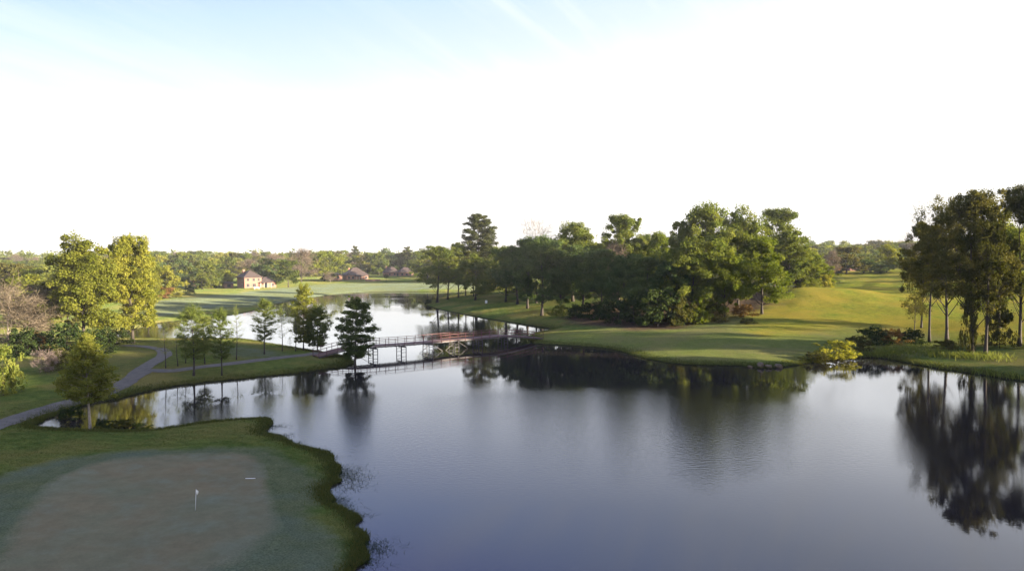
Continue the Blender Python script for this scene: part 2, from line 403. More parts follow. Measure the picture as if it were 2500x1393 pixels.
for nme, a in (('gold', m_sun_gold), ('mown', m_mown), ('dew', m_dew), ('dirt', m_dirt)):
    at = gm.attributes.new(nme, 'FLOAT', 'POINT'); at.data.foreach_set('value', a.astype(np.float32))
m, nt = mat('grass_ground'); M['ground'] = m
pos = nd(nt, 'ShaderNodeNewGeometry').outputs['Position']
def noise(sc, det=4., rough=.6, vec=None): return nd(nt, 'ShaderNodeTexNoise', {'Vector': vec or pos, 'Scale': sc, 'Detail': det, 'Roughness': rough}).outputs[0]
def attr(n): return nd(nt, 'ShaderNodeAttribute', attribute_name=n).outputs['Fac']
n1, n2, n3, n4 = noise(.09), noise(.9, 5.), noise(9., 3.), noise(.025, 3.)
c = mixc(nt, ramp(nt, n2, .32, .7), (.06,.095,.02), (.135,.165,.038))
c = mixc(nt, ramp(nt, n1, .45, .62), c, (.17,.155,.045))
c = mixc(nt, math_(nt, 'MULTIPLY', ramp(nt, n4, .5, .7), .5), c, (.18,.135,.055))
c2 = mixc(nt, ramp(nt, n2, .3, .7), (.115,.145,.035), (.175,.19,.05))
c2 = mixc(nt, math_(nt, 'MULTIPLY', ramp(nt, n1, .45, .65), .6), c2, (.20,.17,.07))
c = mixc(nt, attr('mown'), c, c2)
c = mixc(nt, attr('gold'), c, mixc(nt, ramp(nt, n1, .35, .65), mixc(nt, ramp(nt, n2, .35, .65), (.105,.15,.02), (.24,.25,.03)), (.28,.225,.035)))
c3 = mixc(nt, ramp(nt, n2, .3, .75), (.090,.112,.052), (.150,.160,.080))
c3 = mixc(nt, ramp(nt, n1, .42, .62), c3, (.12,.148,.10))
c = mixc(nt, ramp(nt, math_(nt, 'ADD', attr('dew'), math_(nt, 'MULTIPLY', math_(nt, 'ADD', n2, -.5), 1.1)), .25, .85), c, c3)
c5 = mixc(nt, ramp(nt, noise(.12, 3.), .38, .64), (.145,.148,.092), (.175,.146,.088))
c5 = mixc(nt, ramp(nt, noise(.45, 4.), .5, .75), c5, (.142,.152,.105))
c5 = mixc(nt, 1., c5, mixc(nt, ramp(nt, noise(.9, 6., .75), .3, .7), (.85,.85,.85), (1.15,1.15,1.15)), 'MULTIPLY')
gr = attr('tint')
c = mixc(nt, ramp(nt, math_(nt, 'ADD', gr, math_(nt, 'MULTIPLY', math_(nt, 'ADD', n2, -.5), .8)), .15, .75), c, c5)
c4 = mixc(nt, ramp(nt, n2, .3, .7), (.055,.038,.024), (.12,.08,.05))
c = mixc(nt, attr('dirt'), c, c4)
c = mixc(nt, math_(nt, 'SUBTRACT', 1., math_(nt, 'MULTIPLY', gr, .85)), c, mixc(nt, 1., c, mixc(nt, ramp(nt, n3, .3, .7), (.62,.62,.62), (1.38,1.38,1.38)), 'MULTIPLY'))
z = nd(nt, 'ShaderNodeSeparateXYZ', {0: pos}).outputs[2]
c = mixc(nt, ramp(nt, math_(nt, 'ADD', z, math_(nt, 'MULTIPLY', n2, -.25)), .05, -.03), c, (.03,.028,.014))
bh = math_(nt, 'ADD', math_(nt, 'MULTIPLY', n3, .6), math_(nt, 'ADD', math_(nt, 'MULTIPLY', noise(28., 2.), .3), n2))
bp = nd(nt, 'ShaderNodeBump', {'Height': bh, 'Distance': .16, 'Strength': math_(nt, 'SUBTRACT', 1., math_(nt, 'MULTIPLY', attr('tint'), .85))}).outputs[0]
df = nd(nt, 'ShaderNodeBsdfDiffuse', {'Color': c, 'Normal': bp, 'Roughness': 1.}).outputs[0]
sh = nd(nt, 'ShaderNodeBsdfSheen', {'Color': mixc(nt, .5, c, (.3,.33,.2)), 'Roughness': .4, 'Normal': bp}).outputs[0]
out(nt, nd(nt, 'ShaderNodeMixShader', {0: .06, 1: df, 2: sh}).outputs[0])
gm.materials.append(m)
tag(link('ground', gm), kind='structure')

# ------------------------------------------------------------------ water
m, nt = mat('lake_water')
pos = nd(nt, 'ShaderNodeNewGeometry').outputs['Position']
w1 = nd(nt, 'ShaderNodeTexNoise', {'Vector': nd(nt, 'ShaderNodeVectorMath', {0: pos, 1: (1., 1.6, 1.)}, operation='MULTIPLY').outputs[0], 'Scale': 2.2, 'Detail': 3., 'Roughness': .6}).outputs[0]
w2 = nd(nt, 'ShaderNodeTexNoise', {'Vector': nd(nt, 'ShaderNodeVectorMath', {0: pos, 1: (.35, .6, 1.)}, operation='MULTIPLY').outputs[0], 'Scale': .07, 'Detail': 3.}).outputs[0]
sx_ = nd(nt, 'ShaderNodeSeparateXYZ', {0: pos})
bx_ = math_(nt, 'POWER', math_(nt, 'ABSOLUTE', math_(nt, 'DIVIDE', math_(nt, 'ADD', sx_.outputs[0], -3.), 34.)), 2.)
by_ = math_(nt, 'POWER', math_(nt, 'ABSOLUTE', math_(nt, 'DIVIDE', math_(nt, 'ADD', sx_.outputs[1], -70.), 22.)), 2.)
br_ = ramp(nt, math_(nt, 'ADD', math_(nt, 'ADD', bx_, by_), math_(nt, 'MULTIPLY', math_(nt, 'ADD', w2, -.5), 2.)), 1.3, .5)
rip = math_(nt, 'MAXIMUM', math_(nt, 'MULTIPLY', ramp(nt, w2, .45, .65), .35), br_)
bp = nd(nt, 'ShaderNodeBump', {'Height': w1, 'Distance': .02, 'Strength': math_(nt, 'ADD', math_(nt, 'MULTIPLY', rip, .8), .04)}).outputs[0]
p = nd(nt, 'ShaderNodeBsdfPrincipled', {'Base Color': (.020, .016, .016, 1), 'Roughness': math_(nt, 'ADD', math_(nt, 'MULTIPLY', rip, .06), .02), 'IOR': 1.45, 'Normal': bp})
out(nt, p.outputs[0]); M['water'] = m
mb = MB(); mb.poly([(-140,-45,0),(86,-45,0),(110,400,0),(-260,400,0)])
tag(mb.build('lake_water', m), kind='structure')

# ------------------------------------------------------------------ path, green
def ribbon(name, px, width, m, lift=.03, z=1.2, wobf=.0):
    P = np.array([place(u, v)[:2] for u, v in px]); out_ = []
    for i in range(len(P)-1):
        a, b, c_, d = P[max(i-1, 0)], P[i], P[i+1], P[min(i+2, len(P)-1)]
        n = max(2, int(np.linalg.norm(c_-b)/.6))
        for k in range(n):
            t = k/n; out_.append(.5*((2*b)+(-a+c_)*t+(2*a-5*b+4*c_-d)*t*t+(-a+3*b-3*c_+d)*t**3))
    out_.append(P[-1]); out_ = np.array(out_)
    tg = np.gradient(out_, axis=0); tg /= np.linalg.norm(tg, axis=1)[:, None]; nrm = np.stack([-tg[:, 1], tg[:, 0]], 1)
    K = 6; rows = []
    for j in range(K+1):
        w = width*(j/K-.5)*(1+(wobf*wob(out_[:, 0], out_[:, 1], 4, 9) if wobf else 0))
        rows.append(out_+nrm*np.reshape(w, (-1, 1)) if np.ndim(w) else out_+nrm*w)
    G = np.stack(rows, 1); X, Y = G[..., 0], G[..., 1]
    Zs = height(X, Y)+lift
    V = np.stack([X, Y, Zs], -1).reshape(-1, 3); n = len(out_); id_ = np.arange(n*(K+1)).reshape(n, K+1)
    Fc = np.stack([id_[:-1, :-1], id_[:-1, 1:], id_[1:, 1:], id_[1:, :-1]], -1).reshape(-1, 4)[:, ::-1]
    return tag(link(name, npmesh(name, V, Fc, m, smooth=True)), kind='structure')
ribbon('cart_path', [(-60,1062),(0,1036),(70,1012),(150,988),(230,968),(290,944),(325,922),(360,905),(420,905),(480,897),(560,888),(640,878),(700,871),(760,864),(800,858.5)], 2.2, M['asphalt'], .05, wobf=.09)
ribbon('cart_path', [(318,928),(352,898),(385,878),(402,866),(392,853),(350,846),(300,843)], 2.1, M['asphalt'], .07, wobf=.09)

ol = pxpoly([(-60,1420),(-20,1310),(40,1225),(110,1155),(230,1106),(390,1086),(540,1077),(630,1080),(662,1115),(672,1170),(695,1220),(695,1270),(630,1325),(500,1385),(330,1450),(120,1500)], 1.25)
ol = ol+np.stack([wob(ol[:, 0], ol[:, 1], 4, 21), wob(ol[:, 0], ol[:, 1], 4, 22)], 1)*.12
cc = ol.mean(0); K = 40; rings = [cc+(ol-cc)*max(k, .001)/(K-1) for k in range(K)]
G = np.stack(rings, 0); X, Y = G[..., 0], G[..., 1]; Zs = height(X, Y)+np.minimum(.04, (K-1-np.arange(K))*.02-.03)[:, None]
n = len(ol); V = np.stack([X, Y, Zs], -1).reshape(-1, 3); id_ = np.arange(K*n).reshape(K, n); id2 = np.roll(id_, -1, 1)
Fc = np.stack([id_[:-1], id_[1:], id2[1:], id2[:-1]], -1).reshape(-1, 4)
gme = npmesh('putting_green', V, Fc, M['ground'], np.repeat(np.clip((1-(np.arange(K)+1)/K)*5.5, 0, 1), n), smooth=True)
at = gme.attributes.new('dew', 'FLOAT', 'POINT'); at.data.foreach_set('value', np.ones(len(V), np.float32))
tag(link('putting_green', gme), kind='structure')

# ------------------------------------------------------------------ flagstick and small markers
x, y, z = place(477, 1246); hh = 54*y/F
fs = empty('flagstick', (x, y, z)); fs.rotation_euler = (0, .05, 0)
tag(fs, 'thin white flagstick with a small limp flag standing on the putting green', 'flagstick')
mb = MB(); mb.tube([(0,0,-.1),(0,0,hh*.6),(0,0,hh)], [.016,.014,.012], 8); mb.build('pole', M['white'], fs, True)
mb = MB()
fl = [[(-.0, -.0), (.10, .03), (.15, -.02)], [(0, 0), (.08, -.03), (.13, .03)], [(0, 0), (.06, .02), (.08, -.01)]]
zz = [hh*.97, hh*.89, hh*.80]
for i in range(2):
    for j in range(2):
        q = [(fl[a][b][0]*1., fl[a][b][1], zz[a]-.04*b) for a, b in ((i, j), (i+1, j), (i+1, j+1), (i, j+1))]
        mb.poly(q); mb.poly([(p_[0], p_[1]+.006, p_[2]) for p_ in reversed(q)])
mb.build('flag', M['flag'], fs)
mb = MB(); mb.tube([(0,0,.031),(0,0,.036)], [.054,.054], 12); mb.build('hole_cup', M['steel'], fs)
x, y, z = place(611, 1169)
mb = MB(); mb.tube([(-.36,0,.06),(-.3,0,.062),(.3,.03,.062),(.36,.03,.06)], [.004,.024,.024,.008], 8)
o = mb.build('stake', M['white'], None, True); o.location = (x, y, z); tag(o, 'short white stake lying flat near the far corner of the putting green', 'stake')
x, y, z = place(1187, 740)
mb = MB(); mb.box(-.35,.35,-.12,.12,-.1,.8); mb.box(-.3,.3,-.1,.1,.8,.92)
o = mb.build('marker_post', M['white']); o.location = (x, y, z); tag(o, 'small white marker block on the shaded slope below the tall pine', 'marker')
# ------------------------------------------------------------------ bridge
piers = [(-22.7,120,1.43),(-18.5,122.8,1.40),(-14.4,126,1.40),(-10.3,130,1.38),(-6.2,132.9,1.36),(-1.7,136.7,1.33)]
bx0, by0 = -30.6, 114.6; bx1, by1 = 5.2, 142.6
bp_ = [(bx0, by0, gz(bx0, by0)-.08), (-26.6,117.4,1.30)]+piers+[(bx1, by1, gz(bx1, by1)-.05)]
fb = empty('footbridge', (bx0, by0, 0)); tag(fb, 'long low timber footbridge with thin rails on steel piers across the lake', 'bridge')
org = Vector((bx0, by0, 0))
def cr(ps, n):
    o_ = []
    for i in range(len(ps)-1):
        a, b, c_, d = [Vector(ps[min(max(i+k, 0), len(ps)-1)]) for k in (-1, 0, 1, 2)]
        for k in range(n):
            t = k/n; o_.append(.5*((2*b)+(-a+c_)*t+(2*a-5*b+4*c_-d)*t*t+(-a+3*b-3*c_+d)*t**3))
    o_.append(Vector(ps[-1])); return o_
line = [p_-org for p_ in cr(bp_, 6)]
def side(i, off):
    a = line[max(i-1, 0)]; b = line[min(i+1, len(line)-1)]; d = (b-a); d.z = 0; d.normalize()
    return line[i]+Vector((d.y, -d.x, 0))*off
WB = 1.25
mb = MB()
for i in range(len(line)-1):        # planks
    for k in range(5):
        t = (k+.5)/5; a = side(i, -WB)*(1-t)+side(i+1, -WB)*t; b = side(i, WB)*(1-t)+side(i+1, WB)*t
        w = (line[i+1]-line[i]).length/5-.02
        mb.bar(a+Vector((0,0,.32)), b+Vector((0,0,.32)), w, .06)
mb.build('deck', M['deck'], fb)
for s in (-1, 1):
    mb = MB()
    for i in range(len(line)-1): mb.bar(side(i, s*(WB-.08))+Vector((0,0,.13)), side(i+1, s*(WB-.08))+Vector((0,0,.17)), .12, .20)
    mb.build('girder', M['steel'], fb)
for s in (-1, 1):
    rl = MB()
    for i in range(len(line)-1):
        for h_ in (1.38, .88): rl.bar(side(i, s*WB)+Vector((0,0,h_)), side(i+1, s*WB)+Vector((0,0,h_)), .06, .07)
    ro = rl.build('railing', M['redrail'], fb)
    for i in range(0, len(line), 2):
        if i % 2 == 0:
            pmb = MB(); q = side(i, s*(WB+.02)); pmb.box(q.x-.04, q.x+.04, q.y-.04, q.y+.04, q.z+.0, q.z+1.45)
            pmb.build('post', M['redrail'], ro)
for k, (px_, py_, pz_) in enumerate(piers):
    c0 = Vector((px_, py_, 0))-org; i = (k+2)*6; d = (side(i, 1)-side(i, 0)).normalized(); al = Vector((-d.y, d.x, 0))
    mb = MB(); mb.bar(c0-d*1.4+Vector((0,0,pz_-.16)), c0+d*1.4+Vector((0,0,pz_-.10)), .2, .18)
    mb.bar(c0-al*.5+Vector((0,0,pz_-.18)), c0+al*.5+Vector((0,0,pz_-.12)), .16, .12)
    po = mb.build('pier', M['steel'], fb)
    for s in (-1, 1):
        for e in (-1, 1):
            t_ = MB(); b0 = c0+al*s*.42+d*.9*e; t_.tube([b0+Vector((0,0,-1.5)), b0+Vector((0,0,pz_-.1))], [.065,.065], 8); t_.build('pile', M['steel'], po)
    for zz_ in (.35, .85):
        for e in (-1, 1):
            t_ = MB(); t_.bar(c0-al*.42+d*.9*e+Vector((0,0,zz_)), c0+al*.42+d*.9*e+Vector((0,0,zz_)), .07); t_.build('crosspiece', M['steel'], po)
    if k in (0, 2, 3):
        for s in (1,) if k == 0 else (1, -1):
            t_ = MB(); t_.bar(c0+al*(-s)*.42+d*.9+Vector((0,0,pz_-.15)), c0+al*(-s)*2.4+d*.9+Vector((0,0,.0)), .06)
            t_.build('brace', M['steel'], po)

# ------------------------------------------------------------------ houses
def hip(mb, x0, x1, y0, y1, z, h, ov=.6, ridge=None):
    x0 -= ov; x1 += ov; y0 -= ov; y1 += ov
    w, d = x1-x0, y1-y0
    if w >= d: r = [(x0+d*.5, (y0+y1)/2, z+h), (x1-d*.5+.01, (y0+y1)/2, z+h)]
    else: r = [((x0+x1)/2, y0+w*.5, z+h), ((x0+x1)/2, y1-w*.5+.01, z+h)]
    A, B, Cc, D = (x0,y0,z), (x1,y0,z), (x1,y1,z), (x0,y1,z)
    if w >= d: fs_ = [(A,B,r[1],r[0]), (B,Cc,r[1]), (Cc,D,r[0],r[1]), (D,A,r[0])]
    else: fs_ = [(A,B,r[0]), (B,Cc,r[1],r[0]), (Cc,D,r[1]), (D,A,r[0],r[1])]
    for f_ in fs_: mb.poly(f_)
    mb.box(x0, x1, y0, y1, z-.22, z-.003)
def house(u, v, rz, blocks, wins, chim, label, porch=None, door=None, roofm='roof', name='brick_house', cat='house', dz=0):
    x, y, z = place(u, v); h = empty(name, (x, y, z-.1+dz), rz); tag(h, label, cat)
    for (x0, x1, y0, y1, hw_, hr) in blocks:
        mb = MB(); mb.box(x0, x1, y0, y1, -1.2, hw_-.23); wl = mb.build('wall', M['brick'], h)
        mb = MB(); hip(mb, x0, x1, y0, y1, hw_, hr); rf = mb.build('roof', M[roofm], h)
    if chim:
        mb = MB(); cx, cy, ct = chim; mb.box(cx-.5, cx+.5, cy-.4, cy+.4, 2., ct); mb.box(cx-.6, cx+.6, cy-.5, cy+.5, ct+.003, ct+.2); mb.build('chimney', M['brick'], rf)
    for (wx, wz_, ww, wh, fy, axis_) in wins:
        fr = MB(); pn = MB(); t = .07
        def bb(M_, a0, a1, b0, b1, o0, o1):
            if axis_ == 'y': M_.box(a0, a1, fy+o0, fy+o1, b0, b1)
            else: M_.box(fy+o0, fy+o1, a0, a1, b0, b1)
        bb(pn, wx-ww/2, wx+ww/2, wz_, wz_+wh, -.02, .02)
        for e in (0, 1): bb(fr, wx-ww/2-t+e*(ww+t), wx-ww/2+e*(ww+t), wz_-t, wz_+wh+t, -.08, .05)
        for e in (0, 1): bb(fr, wx-ww/2+.002, wx+ww/2-.002, wz_-t+e*(wh+t), wz_+e*(wh+t), -.075, .05)
        bb(fr, wx-.03, wx+.03, wz_+.002, wz_+wh-.002, -.05, .03)
        f_ = fr.build('window', M['trim'], h); pn.build('pane', M['glass'], f_)
    if porch:
        x0, x1, y0, y1, ph = porch; mb = MB(); hip(mb, x0, x1, y0, y1, ph, .8, .15); pr = mb.build('porch_roof', M[roofm], h)
        n_ = 4
        for k in range(n_):
            c_ = x0+.2+(x1-x0-.4)*k/(n_-1); mb = MB(); mb.box(c_-.15, c_+.15, y0+.05, y0+.35, -.3, ph-.25); mb.build('porch_column', M['trim'], h)
        mb = MB(); mb.box(x0, x1, y0, y1+.3, -1, .05); mb.build('patio', M['trim'], h)
    if door:
        mb = MB(); dx, dy = door; mb.box(dx-.6, dx+.6, dy-.05, dy+.04, 0, 2.2); mb.build('door', M['glass'], h)
    return h
R_ = math.radians
house(597, 703.5, R_(40), [(0,8.2,0,9.5,5.3,3.2),(8.22,16.2,2.2,9.2,3.0,2.2)],
      [(1.7,3.4,1.1,1.3,0,'y'),(4.4,3.4,1.1,1.3,0,'y'),(6.8,3.4,.9,1.3,0,'y'),(1.7,.7,1.3,1.5,0,'y'),(4.6,.7,1.5,1.5,0,'y'),(14.4,.7,1.2,1.4,2.2,'y'),(3,3.3,1.0,1.3,0,'x'),(6.5,3.3,1.0,1.3,0,'x'),(3,.7,1.,1.4,0,'x')],
      (2.2, 7, 8.6), 'two storey pink brick house with brown hipped roof and lower right wing', (7.2,12.8,-.9,2.0,2.7), (11.2,2.2))
house(548, 703.5, R_(38), [(0,4.2,0,3.6,2.5,1.2)], [(2.1,.6,1.6,1.4,0,'y')], None, 'small pink brick pool house with brown roof left of the two storey house', name='pool_house', cat='pool house')
house(846, 683.5, R_(26), [(0,13.5,0,11,3.1,4.6),(-7.5,-2.5,1,7,3.4,1.2)],
      [(1.6,.8,1.4,1.5,0,'y'),(4.0,.8,1.4,1.5,0,'y'),(12.2,.8,1.2,1.5,0,'y'),(-5,.9,1.6,1.5,1,'y')], (3,6,7.2),
      'single storey pink brick house under a big pyramid shaped brown roof', (5.4,11.2,-2.2,0,2.6), (8,0))
house(975, 674, R_(16), [(0,10,0,9,3.0,3.9),(-10.5,-.02,2.5,9,3.0,3.6)],
      [(2,.7,1.4,1.5,0,'y'),(5.2,.7,1.4,1.5,0,'y'),(8,.7,1.2,1.5,0,'y'),(-3,.8,1.2,1.4,2.5,'y'),(-6.5,.8,1.2,1.4,2.5,'y')], (-8.5,6,6.9),
      'farthest pink brick house with a brown roof, beside the dark pine', None, (-1,2.5))
house(455, 697, R_(35), [(0,6,0,5,2.5,1.5)], [(2,.8,1.2,1.2,0,'y')], None, 'low house mostly hidden by trees left of the pool house', name='low_house')
house(2076, 661, R_(8), [(0,9,0,5,1.9,.9)], [(2,.6,1.2,.9,0,'y'),(6,.6,1.2,.9,0,'y')], None, 'low pale shed half hidden by dark trees beyond the golden hill', name='garden_shed', cat='shed')
# low garden wall in front of the middle house, lawn furniture
x, y, z = place(892, 686); mb = MB(); mb.box(0, 9, 0, .3, -.4, .9); mb.box(-.1, 9.1, -.05, .35, .903, 1.0)
o = mb.build('garden_wall', M['brick']); o.location = (x, y, z); o.rotation_euler.z = .3; tag(o, 'low pink brick garden wall right of the pyramid roofed house', 'wall')
x, y, z = place(627, 705.5); ch = empty('garden_bench', (x, y, z), .6); tag(ch, 'white garden bench on the lawn in front of the two storey house', 'bench')
mb = MB(); mb.box(-1.1,1.1,-.3,.3,.4,.47); mb.build('seat', M['white'], ch)
mb = MB()
for k in range(3): mb.box(-1.1,1.1,.26,.31,.55+k*.16,.66+k*.16)
mb.box(-1.1,-1.0,.315,.36,.3,1.0); mb.box(1.0,1.1,.315,.36,.3,1.0); mb.build('backrest', M['white'], ch)
for sx_ in (-1.05, .97):
    for sy_ in (-.28, .2):
        mb = MB(); mb.box(sx_, sx_+.08, sy_, sy_+.08, -.05, .397); mb.build('leg', M['white'], ch)

# ------------------------------------------------------------------ rocks along the right bank
import bmesh
def rock(u, v, s, label, sd):
    bm = bmesh.new(); bmesh.ops.create_icosphere(bm, subdivisions=3, radius=1)
    r = random.Random(sd); ph = [(Vector((r.uniform(-1,1), r.uniform(-1,1), r.uniform(-1,1)))*2.2, r.random()*6) for _ in range(6)]
    for vtx in bm.verts:
        k = 1+sum(math.sin(vtx.co.dot(a)+b) for a, b in ph)*.07; vtx.co = Vector((vtx.co.x*k*s[0], vtx.co.y*k*s[1], vtx.co.z*k*s[2]))
        vtx.co.z = min(vtx.co.z, s[2]*.78)
    me = bpy.data.meshes.new('rock'); bm.to_mesh(me); bm.free(); me.materials.append(M['rock'])
    o = link('rock', me); x, y, z = place(u, v); o.location = (x, y, max(z, 0)+s[2]*.15); o.rotation_euler.z = r.random()*6; tag(o, label, 'rock', 'rocks on the fairway bank')
rock(1858, 893, (.9,.5,.55), 'tallest tan rock on the fairway bank, leaning, at the left of the rocks', 1)
rock(1876, 895, (.6,.4,.3), 'dull brown rock between the tall leaning rock and the bright tan rock', 2)
rock(1902, 896, (.85,.5,.5), 'wide bright tan rock at the right end of the rocks', 3)
rock(1832, 895, (.4,.35,.2), 'small low rock at the water left of the leaning rock', 4)

# ------------------------------------------------------------------ notable trees
# left foreground and left wood
tree('near', 217, 1046, 800, 74, 'slender yellow green tree with a pale trunk on the near bank before the inlet', name='cypress_tree')
tree('cot0', 205, 850, 575, 80, 'tall lit yellow green tree with a bumpy top, left of the twin pair', name='cottonwood_tree', rz=1.)
tree('cot1', 322, 838, 575, 66, 'tall lit yellow green tree with split top, right of the twin pair', name='cottonwood_tree', rz=2.)
tree('cot0', 362, 762, 628, 34, 'smaller yellow tree just behind the right side of the tall pair', name='cottonwood_tree', rz=4.)
tree('bgg', 405, 728, 648, 34, 'round golden tree at the left end of the far lawn', name='leafy_tree')
tree('bgs', 350, 735, 640, 34, 'pale green tree between the tall twin pair and the golden round tree', name='leafy_tree')
tree('bgr', 398, 729, 694, 26, 'rusty brown shrub at the left end of the far lawn', 'shrub', 'shrub')
tree('bgg', 430, 727, 702, 18, 'small golden shrub on the far lawn edge right of the rusty shrub', 'shrub', 'shrub')
tree('bush1', 462, 719, 697, 16, 'dark brown bush on the far lawn before the hidden house', 'shrub', 'shrub')
tree('bare0', 24, 856, 690, 86, 'leafless tree with pale trunk and wide pinkish twigs at the left edge', name='bare_tree', rz=.4)
tree('bgg', 62, 800, 672, 62, 'golden green tree behind the leafless tree at the left edge', name='leafy_tree')
tree('oli0', 128, 835, 685, 62, 'olive tree filling the gap between the leafless tree and the tall pair', name='leafy_tree')
tree('bgo', 165, 800, 690, 50, 'olive tree close behind the left side of the tall pair', name='leafy_tree')
tree('bgb', 12, 735, 652, 45, 'light green tree at the left edge above the leafless tree', name='leafy_tree')
tree('bgs', 105, 745, 668, 50, 'yellowish tree in the left wood with sunlit top', name='leafy_tree')
tree('bush0', 8, 965, 845, 42, 'mid green bush cut off by the left edge beside the path', 'bush', 'bush')
tree('bush1', 60, 868, 800, 46, 'dark bush at the foot of the leafless tree', 'bush', 'bush')
tree('bushr', 92, 862, 812, 36, 'dark reddish bush behind the pale plumed shrub', 'bush', 'bush')
tree('bush1', 165, 868, 790, 48, 'dark bush under the olive tree, left of the tall pair', 'bush', 'bush')
tree('busho', 150, 905, 850, 36, 'low dark bush right of the pale plumed shrub', 'bush', 'bush')
tree('bush1', 235, 862, 800, 46, 'dark thicket at the feet of the tall twin pair', 'bush', 'bush')
tree('bush1', 285, 842, 800, 34, 'dark bush under the right tree of the twin pair', 'bush', 'bush')
for k, u, vb, vt, hw, lab in (('busho',300,1040,1002,34,'olive bush leaning over the inlet right of the near young tree'),('bush1',252,1046,1012,24,'low dark bush at the inlet edge beside the near young tree'),('bush0',345,1046,1022,24,'small green bush at the right end of the inlet bushes'),('bush1',175,1020,975,34,'dark bush on the far bank of the inlet left of the near young tree')):
    tree(k, u, vb, vt, hw, lab, 'bush', 'bush')
tree('plume', 112, 912, 858, 24, 'pale pinkish plumed grass shrub standing on the shaded lawn', 'shrub', 'plume_shrub')
# peninsula cypresses
cy = 'thin young trees on the peninsula by the path'
for k, u, vb, vt, hw, lab in (
  ('cyp2',403,898,778,24,'thin nearly leafless sapling nearest the path fork'),
  ('cyp2',433,893,800,24,'sparse short sapling just right of the path fork'),
  ('cyp0',472,917,737,44,'widest feathery tree of the peninsula row with flared pale trunk base'),
  ('cyp2',452,886,790,22,'faint sapling behind the widest feathery peninsula tree'),
  ('cyp0',499,888,764,28,'feathery tree close right of the widest peninsula tree'),
  ('cyp1',540,916,745,34,'feathery tree with pale base standing at the front bank of the peninsula'),
  ('cyp2',578,878,738,24,'reddish nearly bare thin tree in the middle of the peninsula'),
  ('cyp1',647,864,722,32,'blue green feathery tree alone right of the reddish thin tree'),
  ('cyp2',688,857,742,22,'bare twin stemmed sapling before the bright lake'),
  ('cyp2',722,857,745,20,'bare single sapling just left of the yellow green trees'),
  ('cypy',742,855,688,32,'yellow green dense tree, left of the pair before the bridge end'),
  ('cyp3',776,858,742,32,'green tree, right of the pair before the bridge end'),
  ('cyp2',708,847,820,8,'tiny sapling on the back shore of the peninsula')):
    tree(k, u, vb, vt, hw, lab, name='cypress_tree', group=cy)
tree('cypd', 869, 893, 711, 51, 'dense dark green tree standing at the water in front of the footbridge', name='cypress_tree', rz=.5)
# middle peninsula row
g = 'trees on the middle peninsula around the tall pine'
tree('tg1', 1070, 738, 600, 52, 'dark broad tree with leaning trunk at the left end of the middle peninsula row', group=g, name='oak_tree')
tree('tg0', 1094, 731, 603, 34, 'narrow dark tree second from left in the middle peninsula row', group=g, name='oak_tree')
tree('tg1', 1118, 727, 592, 32, 'dark tree immediately left of the tall pine', group=g, name='oak_tree')
tree('tall2', 1136, 722, 596, 34, 'sparse pinkish tree half behind the tall pine trunk', group=g, name='oak_tree')
tree('tall2', 1155, 723, 612, 30, 'sparse low tree under the right side of the tall pine', group=g, name='oak_tree')
tree('tg1', 1180, 718, 640, 24, 'short dark tree right of the tall pine trunk', group=g, name='oak_tree')
tree('pine', 1166, 720, 521, 48, 'tallest pine with a broad layered crown standing alone above the far shore', name='pine_tree', rz=0)
tree('bgb', 1210, 705, 604, 28, 'bright yellow green tree right of the tall pine', name='leafy_tree')
tree('bushg', 1222, 708, 680, 26, 'small golden bush below the bright tree right of the pine', 'bush', 'bush')
tree('bush1', 1046, 741, 730, 10, 'small dark bush on the tip of the middle peninsula', 'bush', 'bush')
# the grove
g = 'trees of the grove behind the fairway'
G_ = [
 ('drk0',1262,742,600,46,'dark tree at the far left edge of the grove'),
 ('drk1',1290,752,585,50,'dark rounded tree under the pinkish bare top'),
 ('drk0',1322,770,578,58,'dark broad tree with low drooping branches, front left of the grove'),
 ('bare2',1308,740,545,46,'bare pinkish tree poking above the left part of the grove'),
 ('oak1',1400,735,546,56,'sunlit topped tree left of the grove centre, above the dark ones'),
 ('drk1',1368,762,612,46,'dark trunked tree in the shaded row, left of the grove centre'),
 ('drk0',1425,758,600,52,'dark tree in the shaded row, below the sunlit top left of centre'),
 ('oak3',1513,742,528,56,'high domed tree standing out in the middle of the grove skyline'),
 ('drk1',1470,766,610,46,'dark tree in the shaded row, below left of the high dome'),
 ('bare1',1500,752,600,34,'bare twiggy tree in the shaded middle of the grove'),
 ('drk0',1525,775,622,50,'dark tree directly below the high dome'),
 ('bri0',1605,745,570,40,'light green tree in the dip of the grove skyline'),
 ('drk1',1580,782,628,50,'dark tree in front of the light green tree in the dip'),
 ('drk0',1635,788,640,44,'dark low tree at the shadow edge of the grove'),
 ('oak0',1722,778,504,72,'tallest broad oak of the grove, its right side sunlit'),
 ('oak1',1672,776,548,40,'spreading tree leaning out from the left of the tallest oak'),
 ('oak2',1690,788,600,52,'leafy lower tree in front of the tallest oak'),
 ('oak2',1800,762,507,56,'airy tree with sky showing through, right of the tallest oak'),
 ('bri1',1770,784,610,46,'bright green tree with foliage hanging to the ground, right half of the grove'),
 ('bri0',1858,766,583,52,'bright tree with thin straight trunk at the front right of the grove'),
 ('oak3',1893,752,513,58,'tall round headed tree forming the right shoulder of the grove'),
 ('oak1',1925,750,572,46,'sunlit tree stepping down on the right slope of the grove'),
 ('bri1',1962,740,604,40,'sunlit shorter tree near the right end of the grove'),
 ('oak2',1945,750,600,44,'shaded tree just behind the sunlit right slope of the grove'),
 ('oak0',1988,735,632,36,'shorter tree joining the sunlit end trees of the grove'),
 ('bri0',2000,732,642,32,'short bright tree at the right end of the grove')]
for k, u, vb, vt, hw, lab in G_: tree(k, u, vb, vt, hw*1.13, lab, name='oak_tree', group=g, Y={1893:207, 1925:209, 1962:212, 2000:216, 1945:219, 1988:222}.get(u))
